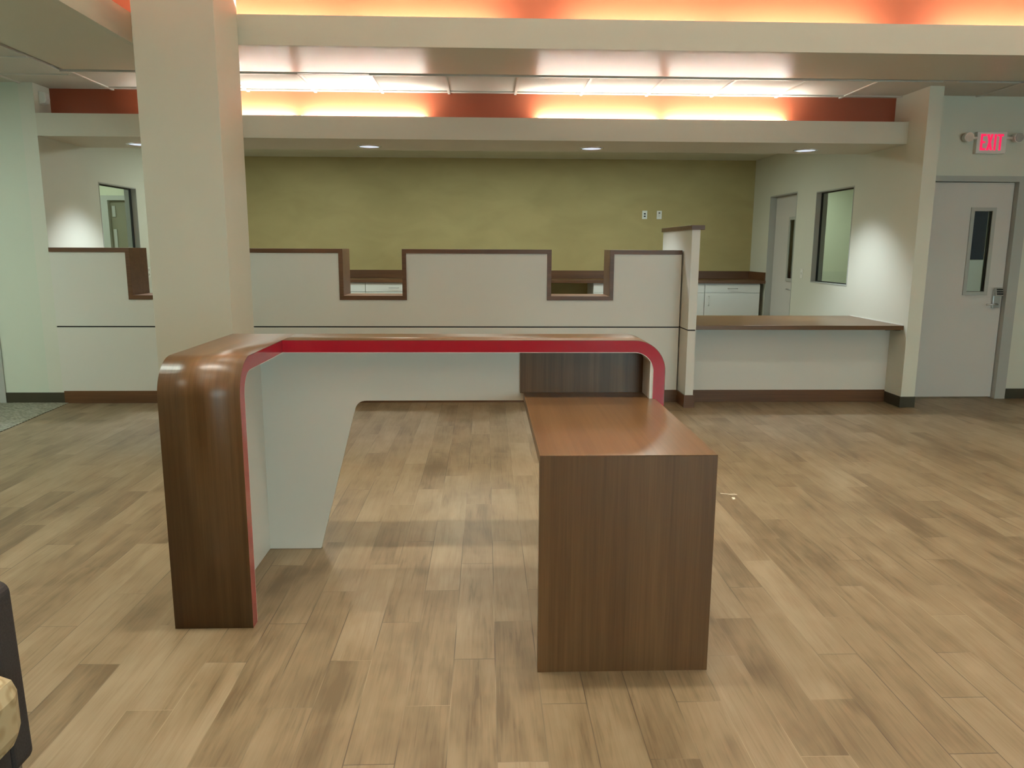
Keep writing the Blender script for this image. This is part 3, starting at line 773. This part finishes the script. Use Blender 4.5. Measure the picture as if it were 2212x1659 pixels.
# motion detector
r = thing('motion_detector', 'white motion detector high on the left end wall near the ceiling', 'detector', (XL, 7.42, 2.80))
MB().prism([(XL, 2.745), (XL+.05, 2.752), (XL+.062, 2.79), (XL+.055, 2.845), (XL, 2.855)], 'y', 7.375, 7.455).build('housing', PLASTIC, r, .006)
MB().prism([(XL+.054, 2.765), (XL+.067, 2.79), (XL+.062, 2.81)], 'y', 7.39, 7.44).build('lens', FIX, r)
# air vent in one ceiling bay
r = thing('air_vent', 'perforated air return grille in one bay of the tile ceiling', 'vent', (-1.275, 7.05, tz))
MB().box(-1.57, -.975, 6.77, 6.80, tz-.008, tz).box(-1.57, -.975, 7.315, 7.345, tz-.008, tz).box(-1.57, -1.54, 6.8, 7.315, tz-.008, tz).box(-1.005, -.975, 6.8, 7.315, tz-.008, tz).build('frame', FIX, r)
PERF, nt, p = new_mat('perforated_metal')
tc = N(nt, 'ShaderNodeTexCoord'); vo = N(nt, 'ShaderNodeTexVoronoi'); vo.inputs['Scale'].default_value = 85; vo.inputs['Randomness'].default_value = 0
nt.links.new(tc.outputs['Object'], vo.inputs[0]); mx = N(nt, 'ShaderNodeMix', data_type='RGBA'); mx.inputs[6].default_value = (.05, .045, .04, 1); mx.inputs[7].default_value = (.68, .62, .56, 1)
nt.links.new(math_(nt, 'GREATER_THAN', vo.outputs['Distance'], .3), mx.inputs[0]); nt.links.new(mx.outputs[2], p.inputs['Base Color'])
box('grille', PERF, r, -1.54, -1.005, 6.8, 7.315, tz-.005, tz-.001)
# exit sign with emergency heads
REDGLOW = emit('exit_letter_glow', (1.0, .012, .10), .5)
REDGLOW.node_tree.nodes['Principled BSDF'].inputs['Base Color'].default_value = (.5, .01, .03, 1)
ex = thing('exit_sign', 'white exit sign with glowing red letters above the right-hand door', 'exit sign', (4.79, YD, 2.49))
box('sign_box', PLASTIC, ex, 4.655, 4.945, YD-.05, YD, 2.385, 2.585, .004)
yl = (YD-.056, YD-.049)
za, zb = 2.415, 2.562; sw = .018
def letter(mb): mb.build('letter', REDGLOW, ex)
x = 4.69
letter(MB().prism([(x, za), (x+.05, za), (x+.05, za+sw), (x+sw, za+sw), (x+sw, (za+zb)/2-sw/2), (x+.044, (za+zb)/2-sw/2), (x+.044, (za+zb)/2+sw/2), (x+sw, (za+zb)/2+sw/2), (x+sw, zb-sw), (x+.05, zb-sw), (x+.05, zb), (x, zb)], 'y', *yl))
x = 4.750
c_, q = (za+zb)/2, .010
letter(MB().prism([(x, za), (x+.02, za), (x+.029, c_-.028), (x+.038, za), (x+.058, za), (x+.040, c_), (x+.058, zb), (x+.038, zb), (x+.029, c_+.028), (x+.02, zb), (x, zb), (x+.018, c_)], 'y', *yl))
x = 4.822
letter(MB().box(x, x+sw, *yl, za, zb))
x = 4.852
letter(MB().prism([(x+.019, za), (x+.019+sw, za), (x+.019+sw, zb-sw), (x+.056, zb-sw), (x+.056, zb), (x, zb), (x, zb-sw), (x+.019, zb-sw)], 'y', *yl))
def head(cx, tilt):
    m_ = MB(); m_.cyl((cx, YD-.085, 2.53), .048, .07, 'y', 20, .036); o = m_.build('lamp_head', PLASTIC, ex, .004)
    g = MB(); g.cyl((cx, YD-.0875, 2.53), .042, .004, 'y', 20)
    for k in range(-3, 4): g.box(cx-.034+abs(k)*.004, cx+.034-abs(k)*.004, YD-.092, YD-.087, 2.53+k*.011-.003, 2.53+k*.011+.003)
    gg = g.build('lens', ALU, ex)
    xa = cx if cx < 4.79 else 4.94
    MB().cyl((xa, YD-.04, 2.53), .014, 4.66-cx if cx < 4.79 else cx-4.94, 'x', 12).build('arm', PLASTIC, ex)
head(4.56, 0); head(5.04, 0)

# ------------------------------------------------------------------ lounge chair at the lower left
CHF, nt, p = new_mat('charcoal_upholstery')
tc = N(nt, 'ShaderNodeTexCoord'); n1 = N(nt, 'ShaderNodeTexNoise'); n1.inputs['Scale'].default_value = 220; n1.inputs['Detail'].default_value = 3
nt.links.new(tc.outputs['Object'], n1.inputs[0]); rr = N(nt, 'ShaderNodeValToRGB'); rr.color_ramp.elements[0].color = lin(36, 32, 32); rr.color_ramp.elements[1].color = lin(66, 60, 58)
nt.links.new(n1.outputs['Fac'], rr.inputs[0]); nt.links.new(rr.outputs[0], p.inputs['Base Color']); p.inputs['Roughness'].default_value = .85
CHP, nt, p = new_mat('circle_print_fabric')
tc = N(nt, 'ShaderNodeTexCoord'); vo = N(nt, 'ShaderNodeTexVoronoi'); vo.inputs['Scale'].default_value = 17; vo.inputs['Randomness'].default_value = .35
mp = N(nt, 'ShaderNodeMapping'); mp.inputs['Location'].default_value = (.3, .2, .1); nt.links.new(tc.outputs['Object'], mp.inputs[0]); nt.links.new(mp.outputs[0], vo.inputs[0])
rr = N(nt, 'ShaderNodeValToRGB'); rr.color_ramp.interpolation = 'EASE'; e = rr.color_ramp.elements
e[0].position = .38; e[0].color = lin(186, 172, 136); e[1].position = .60; e[1].color = lin(176, 162, 128); k = e.new(.47); k.color = lin(156, 139, 103)
nt.links.new(vo.outputs['Distance'], rr.inputs[0]); nt.links.new(rr.outputs[0], p.inputs['Base Color']); p.inputs['Roughness'].default_value = .8
LEGW = plain('pale_metal_leg', lin(165, 155, 140), .35, .6)
ch = thing('lounge_chair', 'charcoal upholstered lounge chair with circle-patterned seat cushion, cut off at left', 'chair', (-1.55, 1.5, 0))
ya0, ya1 = 1.722, 1.80
def armprof(x0, x1, z0, z1):
    r_ = .03; out = []
    for cx, cz, a0 in ((x1-r_, z0+r_, -90), (x1-r_, z1-r_, 0), (x0+r_, z1-r_, 90), (x0+r_, z0+r_, 180)):
        for i in range(6):
            a = math.radians(a0+90*i/5); out.append((cx+r_*math.cos(a), cz+r_*math.sin(a)))
    return out
MB().prism([(x+(.012 if x > -1.5 else 0)*(.68-z)/.49, z) for x, z in armprof(-1.93, -1.168, .19, .676)], 'y', ya0, ya1).build('armrest', CHF, ch, .012, 3)
MB().prism(armprof(-1.93, -1.165, .19, .676), 'y', 1.052, 1.13).build('armrest', CHF, ch, .012, 3)
box('backrest', CHF, ch, -1.98, -1.80, 1.13, 1.72, .19, .80, .03)
box('seat_base', CHF, ch, -1.80, -1.16, 1.13, 1.72, .19, .30, .01)
box('seat_cushion', CHP, ch, -1.80, -1.105, 1.135, 1.718, .30, .488, .05)
for lx in (-1.19, -1.88):
    for ly in (1.09, 1.76):
        MB().cyl((lx, ly, 0), .014, .195, 'z', 14, .02).build('leg', LEGW, ch)

# ------------------------------------------------------------------ litter and a pale mark on the floor
PAPER = plain('paper_scrap', lin(232, 224, 204), .7)
o = MB().prism([(1.478, 4.33), (1.494, 4.335), (1.50, 4.36), (1.482, 4.365)], 'z', .0005, .006).build('crumb', PAPER, None, .001)
o['label'] = 'small white crumb on the floor right of the bench'; o['category'] = 'debris'
o = MB().tube([(1.44, 4.452, .002), (1.455, 4.446, .002), (1.49, 4.432, .002), (1.52, 4.44, .002), (1.535, 4.425, .002), (1.50, 4.42, .002), (1.48, 4.435, .002)], .0017, 6).build('pale_scribble', PAPER)  # scuffed scribble on the floor, modelled as a thin tube
o['label'] = 'thin pale scribble mark on the floor just behind the white crumb'; o['category'] = 'debris'
for o in list(bpy.data.objects):
    if '_o' in o: del o['_o']
